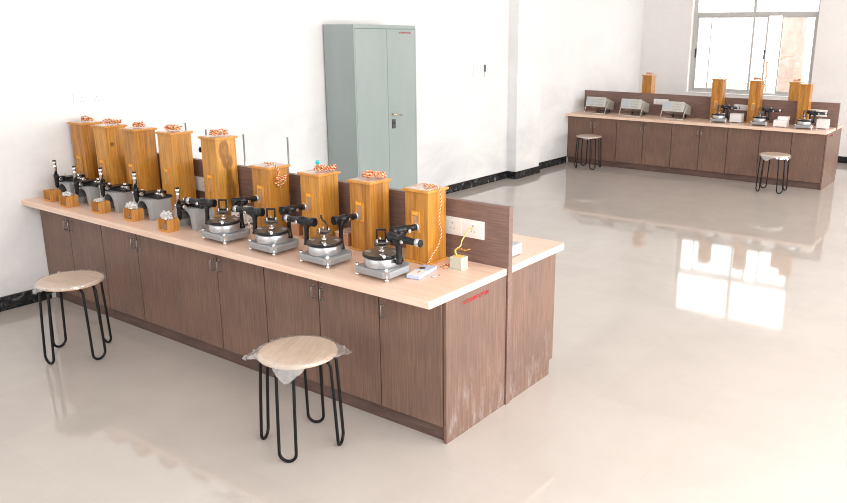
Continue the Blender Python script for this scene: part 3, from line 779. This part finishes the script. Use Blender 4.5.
# ------------------------------------------------------------------ travelling microscopes
def microscope(loc, label, group, low=0.0, rz=0):
    """arched grey casting, black bed with rails, upright chrome and black tube"""
    t = thing('travelling_microscope', label, 'microscope', loc, rz, group)
    W2, hb, ar = .122, .145, .062
    prof = [(-W2, 0), (-W2+.030, 0), (-W2+.030, .010), (-ar-.004, .012), (-ar, .06)]
    prof = [(-W2, .0), (-ar-.012, .0), (-ar-.002, .05)]
    n = 14; cz = .066
    for k in range(n+1):
        a = PI-PI*k/n; prof.append((ar*math.cos(a), cz+ar*math.sin(a)))
    prof += [(ar+.002, .05), (ar+.012, .0), (W2, .0), (W2-.012, hb), (-W2+.012, hb)]
    bm = newbm(); extr_y(bm, prof, -.10, .055)
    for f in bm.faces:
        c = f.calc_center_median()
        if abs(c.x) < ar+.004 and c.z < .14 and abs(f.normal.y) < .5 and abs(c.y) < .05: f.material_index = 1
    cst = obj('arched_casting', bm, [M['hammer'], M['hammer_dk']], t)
    bm = newbm()
    for x in (-W2-.004, W2+.004):
        box(bm, min(x, x-.022*(1 if x > 0 else -1)), max(x, x-.022*(1 if x > 0 else -1)), -.112, -.0995, 0, .010, 0, .003)
    obj('foot', bm, M['hammer'], cst)
    bm = newbm(); box(bm, -W2-.006, W2+.006, -.055, .065, hb+.0005, hb+.012, 0, .002)
    for y in (-.038, .045): box(bm, -W2-.008, W2+.008, y-.012, y+.012, hb+.012, hb+.022, 0, .002)
    bed = obj('bed', bm, M['black_m'], t)
    bm = newbm()
    rod(bm, (-W2-.012, -.01, hb+.026), (W2+.012, -.01, hb+.026), .005); rod(bm, (W2-.012, -.01, hb+.028), (W2+.006, -.01, hb+.028), .015); rod(bm, (-.09, -.03, hb+.02), (-.09, -.03, hb+.048), .011)
    rod(bm, (.02, .03, hb+.02), (.02, .03, hb+.05), .012); rod(bm, (.07, -.02, hb+.02), (.07, -.02, hb+.040), .010)
    obj('lead_screw', bm, M['chrome'], bed)
    bm = newbm(); box(bm, -.045, .030, -.085, .035, hb+.022, hb+.038, 0, .003)
    rod(bm, (.045, .035, hb+.036), (.085, .035, hb+.036), .013); car = obj('carriage', bm, M['black'], t)
    bm = newbm(); box(bm, .035, .10, -.02, .015, hb+.022, hb+.030, 0, .001); obj('scale_strip', bm, M['silver'], car)
    # focusing slide in front with the tube
    ty = -.135; z0 = .128-low
    bm = newbm(); box(bm, -.022, .012, ty+.018, -.07, hb+.018-low*.5, hb+.062-low*.5, 0, .004); obj('tube_holder', bm, M['black'], t)
    bm = newbm(); lathe(bm, (-.005, ty, z0), (-.005, ty, z0+.112), [(0, .006), (.08, .008), (.10, .013), (.3, .016), (.7, .0165), (.75, .019), (1, .019)], 20)
    tb = obj('microscope_tube', bm, M['black'], t)
    bm = newbm(); lathe(bm, (-.005, ty, z0+.1122), (-.005, ty, z0+.215), [(0, .0125), (.55, .0125), (.56, .014), (.64, .014), (.66, .0125), (.8, .0125), (.81, .0145), (1, .0145)], 20)
    obj('draw_tube', bm, M['chrome'], tb)
    bm = newbm(); lathe(bm, (-.005, ty, z0+.2152), (-.005, ty, z0+.225), [(0, .0145), (1, .012)], 20); obj('eye_cup', bm, M['black'], tb)
    bm = newbm(); zz = hb+.045-low*.5
    rod(bm, (-.055, ty+.012, zz), (.050, ty+.012, zz), .004)
    for s in (-1, 1): rod(bm, (-.005+s*.036, ty+.012, zz), (-.005+s*.052, ty+.012, zz), .014)
    obj('focus_knob', bm, M['chrome'], tb)
    return t
g = 'travelling microscopes on the near bench'
ml = [((.268, .175), 'grey arched travelling microscope nearest the left wall', .03), ((.565, .170), 'grey arched travelling microscope, second from the left wall', .045),
      ((.925, .175), 'grey arched travelling microscope, third from the left wall', .02), ((1.352, .180), 'grey arched travelling microscope, fourth from the left wall', .008),
      ((1.850, .180), 'grey arched travelling microscope beside the leftmost spectrometer, tube set low', .062)]
for (x, y), lb, lo in ml: microscope((x, y, H), lb, g, lo)

# small open wooden boxes with crumpled clear film
def open_box(loc, label, group, film_on=True, rz=0):
    t = thing('open_wooden_box', label, 'wooden box', loc, rz, group)
    w, d, h, k = .108, .090, .085, .006
    bm = newbm(); box(bm, -w/2, w/2, -d/2, d/2, 0, k); box(bm, -w/2, w/2, d/2-k, d/2, k, h); box(bm, -w/2, -w/2+k, -d/2, d/2-k, k, h); box(bm, w/2-k, w/2, -d/2, d/2-k, k, h)
    obj('box_body', bm, M['box_orange'], t)
    bm = newbm(); box(bm, -w/2+k, w/2-k, -d/2, -d/2+.004, k, k+.010); obj('front_rail', bm, M['trim'], t)
    bm = newbm(); vs = [bm.verts.new(p) for p in ((-w/2+k, -.02, k+.005), (w/2-k, -.02, k+.005), (w/2-k, .035, h-.012), (-w/2+k, .035, h-.012))]; bm.faces.new(vs)
    obj('glass_plate', bm, clear('slanted_glass', (.9, .93, .93), .25, .05, .2), t)
    return t
def crumple(loc, sx, sy, sz, seed, label, group):
    bm = newbm(); bmesh.ops.create_icosphere(bm, subdivisions=4, radius=1)
    for v in bm.verts:
        n = noise.noise(v.co*2.3+Vector((seed, 0, 0))); n2 = noise.noise(v.co*6+Vector((0, seed, 0)))
        v.co *= 1+.45*n+.22*n2
        v.co = Vector((v.co.x*sx, v.co.y*sy, max(v.co.z, -.55)*sz))
    mz = min(v.co.z for v in bm.verts)
    for v in bm.verts: v.co.z -= mz
    o = obj('crumpled_film', bm, M['crum'], None, loc); return tag(o, label, 'plastic film', group)
M['crum'] = clear('crumpled_bag', (.92, .93, .94), .38, .12, .30)
g = 'small open wooden boxes before the microscopes'; g2 = 'crumpled clear film on the small boxes'
ob = [((.228, .020), 'small open wooden box nearest the left wall'), ((.532, -.012), 'small open wooden box, second from the wall, film spilling left'),
      ((.920, .020), 'small open wooden box, third from the wall, bright film on top'), ((1.340, .024), 'small open wooden box before the fourth microscope, heaped with film'),
      ((1.812, -.014), 'small open wooden box beside the leftmost spectrometer')]
for k, ((x, y), lb) in enumerate(ob):
    open_box((x, y-.01, H), lb, g)
    if k: crumple((x-.005, y-.016, H+.084), (.04, .045, .042, .055, .046)[k], .028, (.01, .018, .012, .028, .032)[k], k*3.1,
                  ['', 'clear film on the second small wooden box from the wall', 'shiny clear film on the third small wooden box', 'heap of clear film on the fourth small wooden box',
                   'ball of clear film on the small wooden box by the leftmost spectrometer'][k], g2)

# ------------------------------------------------------------------ small items on the near bench
def power_unit(loc, w, d, h, label, group=None, feet=True, m='white_pl', rz=0, lamp=False):
    t = thing('power_unit', label, 'power unit', loc, rz, group)
    f = .012 if feet else 0
    bm = newbm(); box(bm, -w/2, w/2, -d/2, d/2, f, h, 0, .004); obj('case', bm, M[m], t)
    if feet:
        bm = newbm()
        for sx in (-1, 1):
            for sy in (-1, 1): rod(bm, (sx*(w/2-.014), sy*(d/2-.014), 0), (sx*(w/2-.014), sy*(d/2-.014), f+.001), .008)
        obj('feet', bm, M[m], t)
    if not lamp: return t
    bm = newbm(); rod(bm, (w*.15, -d/2-.004, h*.62), (w*.15, -d/2+.001, h*.62), .006); obj('lamp', bm, M['red'], t)
    bm = newbm(); rod(bm, (-w*.22, -d/2-.012, h*.5), (-w*.22, -d/2+.001, h*.5), .010); obj('knob', bm, M['black'], t)
    return t
power_unit((2.06, .40, H), .12, .11, .12, 'small white power unit with red indicator between the knotty and first short lamp housings', lamp=True)
def white_cable():
    pts = []
    for k in range(22):
        a = k*.9; r = .035+.006*math.sin(k*1.7)
        pts.append((2.215+r*math.cos(a)*.6, .33+r*math.sin(a)*.4, H+.010+.045*(1+math.sin(a*.53+k*.1))*.8))
    bm = newbm(); tube(bm, pts, .0035, 7); tag(obj('cable_loop', bm, M['wht_w']), 'loop of white cable on the bench behind the leftmost spectrometer', 'cable')
white_cable()
def red_case(x, y, lb):
    t = thing('plywood_case', lb, 'wooden box', (x, y, H), 0, 'low reddish plywood cases between lamp housings')
    bm = newbm(); box(bm, -.055, .055, -.06, .06, 0, .075, 0, .002); obj('case_body', bm, M['ply_red'], t)
    bm = newbm(); box(bm, -.058, .058, -.063, .063, .0755, .083, 0, .001); obj('case_top', bm, M['lidtop'], t)
red_case(2.575, .45, 'low reddish plywood case behind the second spectrometer')
red_case(3.015, .46, 'low reddish plywood case behind the third spectrometer')
# cream adaptor with plug wire
ad = thing('adaptor', 'cream cube adaptor with yellow label by the white socket plate', 'adaptor', (3.915, .43, H), r_(4))
bm = newbm(); box(bm, -.040, .040, -.036, .036, .004, .072, 0, .003); obj('case', bm, M['cream'], ad)
bm = newbm(); box(bm, -.046, .046, -.042, .042, 0, .0045); obj('base_flange', bm, M['cream'], ad)
bm = newbm(); box(bm, -.026, .022, -.022, .024, .0715, .0735); obj('yellow_top', bm, M['yellow'], ad)
twisted('plug_wire', [(3.90, .43, H+.075), (3.885, .44, H+.105), (3.905, .46, H+.125), (3.895, .49, H+.15), (3.90, .53, H+.19), (3.91, .555, H+.215), (3.905, .573, H+.205)],
        'yellow-green wire from the cream adaptor up to the socket plate', None, ('grn_w', 'yel_w'), .0024, .0030)
twisted('loose_wire', [(3.88, .44, H+.076), (3.875, .45, H+.10), (3.91, .455, H+.110), (3.945, .45, H+.108), (3.975, .46, H+.118)],
        'loose red and yellow wire ends above the cream adaptor', None, ('red_w', 'grn_w'), .0024, .0030)
# handheld device
dv = thing('remote_handset', 'pale blue and white handset lying on the near bench end', 'device', (3.812, .222, H), r_(102))
bm = newbm(); box(bm, -.112, .112, -.042, .042, .001, .022, 0, .005); obj('handset_body', bm, M['blue_wht'], dv)
bm = newbm(); box(bm, -.107, .0, -.039, .039, .022, .0235); obj('white_face', bm, M['white_pl'], dv)
bm = newbm(); lathe(bm, (.035, .015, .022), (.035, .015, .026), [(0, .018), (1, .016)], 20); obj('dark_button', bm, mat('dark_brown', (.08, .05, .03), .3), dv)
bm = newbm(); box(bm, -.055, -.02, -.004, .002, .0236, .0240); obj('red_line', bm, M['red'], dv)
bm = newbm(); rod(bm, (-.025, -.016, .006), (.03, -.016, .006), .0045, seg=10)
tag(obj('small_pin', bm, M['silver'], None, (3.890, .225, H-.0015), r_(70)), 'small metal pin lying beside the handset', 'pin')
# grey case behind the partition
gb = thing('meter_case', 'small grey metal case just behind the near partition end', 'case', (3.995, .80, H))
bm = newbm(); box(bm, -.08, .055, -.10, .10, .006, .075, 0, .003); obj('case', bm, M['grey_box'], gb)
bm = newbm()
for x in (-.06, .04):
    for y in (-.08, .08): rod(bm, (x, y, 0), (x, y, .0065), .008)
obj('feet', bm, M['black'], gb)
# stands behind the partition
def stand(x, y, hh, lb, clamp=False):
    t = thing('retort_stand', lb, 'stand', (x, y, H), 0, 'rod stands behind the near partition')
    bm = newbm(); box(bm, -.07, .07, -.05, .05, 0, .016, 0, .004); obj('stand_base', bm, M['black'], t)
    bm = newbm(); rod(bm, (0, 0, .0165), (0, 0, hh), .0065, seg=12); obj('rod', bm, M['grey_pole'], t)
    if clamp:
        bm = newbm(); rod(bm, (-.05, -.012, .40), (.03, -.012, .40), .008)
        lathe(bm, (-.055, -.012, .385), (-.055, -.012, .425), [(0, .02), (.5, .024), (1, .018)], 12); rod(bm, (-.02, -.03, .41), (-.02, .02, .41), .012)
        obj('clamp', bm, M['black'], t)
stand(.958, .76, .60, 'grey rod stand whose tip shows over the fourth tall lamp housing')
stand(1.215, .76, .567, 'grey rod stand with black clamp left of the knotty lamp housing', True)
stand(1.664, .76, .563, 'grey rod stand right of the knotty lamp housing')
stand(2.150, .76, .58, 'grey rod stand behind the leftmost short lamp housing')

# ------------------------------------------------------------------ oscilloscopes on the far bench
def scope(x, y, label):
    t = thing('oscilloscope', label, 'oscilloscope', (x, y, H), 0, 'tilted oscilloscopes on the far bench')
    w, h, d = .350, .155, .36; tilt = r_(-14)
    Rm = Matrix.Translation((0, 0, .125)) @ Matrix.Rotation(tilt, 4, 'X')
    def ob(nm, bm, m, par):
        bmesh.ops.transform(bm, matrix=Rm, verts=bm.verts); return obj(nm, bm, m, par)
    bm = newbm(); box(bm, -w/2, w/2, .0, d, 0, h, 0, .008); body = ob('case', bm, M['beige'], t)
    bm = newbm(); box(bm, -w/2-.006, w/2+.006, -.014, .0, -.004, h+.004, 0, .005); fp = ob('front_panel', bm, M['beige_lt'], t)
    bm = newbm(); box(bm, -w/2+.018, -w/2+.138, -.020, -.0135, .025, h-.018, 0, .003); ob('screen', bm, M['screen'], fp)
    km = M['scope_knob']
    for i in range(4):
        for j in range(3):
            bm = newbm(); rod(bm, (.012+i*.038, -.026, .03+j*.043), (.012+i*.038, -.0135, .03+j*.043), .009 if (i+j) % 2 else .006, seg=10); ob('knob', bm, km, fp)
    # bail handle under the front carries it tilted
    bm = newbm(); p = lambda s: [(s*(w/2+.016), .10, .20), (s*(w/2+.016), .02, .115), (s*(w/2+.016), -.035, .008)]
    a = p(-1); b_ = p(1); tube(bm, a+[b_[2], b_[1], b_[0]], .008, 8); obj('bail_handle', bm, M['beige_lt'], t)
    bm = newbm()
    for s in (-1, 1): rod(bm, (s*.11, .325, -.0), (s*.11, .325, .045), .012)
    obj('rear_foot', bm, M['black_m'], t)
    return t
scope(.42, B+.19, 'beige oscilloscope propped on its handle, nearest the left wall')
scope(1.075, B+.18, 'middle beige oscilloscope propped on its handle')
scope(1.81, B+.17, 'beige oscilloscope propped on its handle, nearest the wooden lamp housings')
g = 'white power units on the far bench'
power_unit((2.80, B+.33, H), .18, .15, .14, 'white footed power unit right of the leftmost far spectrometer', g)
power_unit((3.52, B+.14, H), .19, .15, .105, 'white power unit under a smaller box on the far bench', g)
power_unit((3.545, B+.165, H+.1055), .15, .12, .05, 'flat white box stacked on the far power unit', g, False)
power_unit((4.075, B+.29, H), .16, .14, .14, 'white footed power unit at the open end of the far bench', g)

# ------------------------------------------------------------------ light
wd = bpy.data.worlds.new('World'); bpy.context.scene.world = wd; wd.use_nodes = True
bg = wd.node_tree.nodes['Background']; bg.inputs[0].default_value = (1.0, .985, .96, 1); bg.inputs[1].default_value = 4.0
def area(name, loc, target, sx, sy, power, col=(1, 1, 1)):
    l = bpy.data.lights.new(name, 'AREA'); l.shape = 'RECTANGLE'; l.size = sx; l.size_y = sy; l.energy = power; l.color = col
    o = bpy.data.objects.new(name, l); C.objects.link(o); o.location = loc
    o.rotation_euler = (Vector(target)-Vector(loc)).to_track_quat('-Z', 'Y').to_euler(); return o
area('side_fill', (8.9, 1.5, 1.9), (0, 1.5, 1.0), 6.0, 2.0, 305, (1, .992, .985))  # added fill lamp on the right; the wall there has no windows
area('side_fill_far', (8.9, 8.3, 1.9), (0, 8.3, 1.0), 5.0, 2.0, 235, (1, .97, .94))  # second added fill, for the far half of the room
area('flash_bounce', (8.0, -2.6, 2.9), (2.4, 1.2, .8), 1.6, 1.2, 135, (1, .99, .97))
area('front_fill', (3.0, -5.8, 1.9), (3.0, 2, 1.0), 5.0, 2.0, 60)  # added fill from behind the camera, no window modelled there

# ------------------------------------------------------------------ camera
cd = bpy.data.cameras.new('Camera'); cam = bpy.data.objects.new('Camera', cd); C.objects.link(cam)
F, YAW, PITCH, ROLL = 773.08, 2.1747, -.2617, .0083
fw = Vector((math.cos(YAW)*math.cos(PITCH), math.sin(YAW)*math.cos(PITCH), math.sin(PITCH)))
rt = Vector((math.sin(YAW), -math.cos(YAW), 0)); up = rt.cross(fw)
r2_ = rt*math.cos(ROLL)+up*math.sin(ROLL); u2 = -rt*math.sin(ROLL)+up*math.cos(ROLL)
cam.matrix_world = Matrix(((r2_.x, u2.x, -fw.x, 6.4379), (r2_.y, u2.y, -fw.y, -3.007), (r2_.z, u2.z, -fw.z, 2.1628), (0, 0, 0, 1)))
cd.sensor_width = 36; cd.lens = F/847*36
cd.shift_x = -57.17/847; cd.shift_y = -10.11/847
cd.clip_start = .05; cd.clip_end = 200
bpy.context.scene.camera = cam
bpy.context.scene.view_settings.view_transform = 'Standard'
bpy.context.scene.view_settings.look = 'None'
bpy.context.scene.view_settings.exposure = 0.0
bpy.context.scene.cycles.filter_width = 1.0
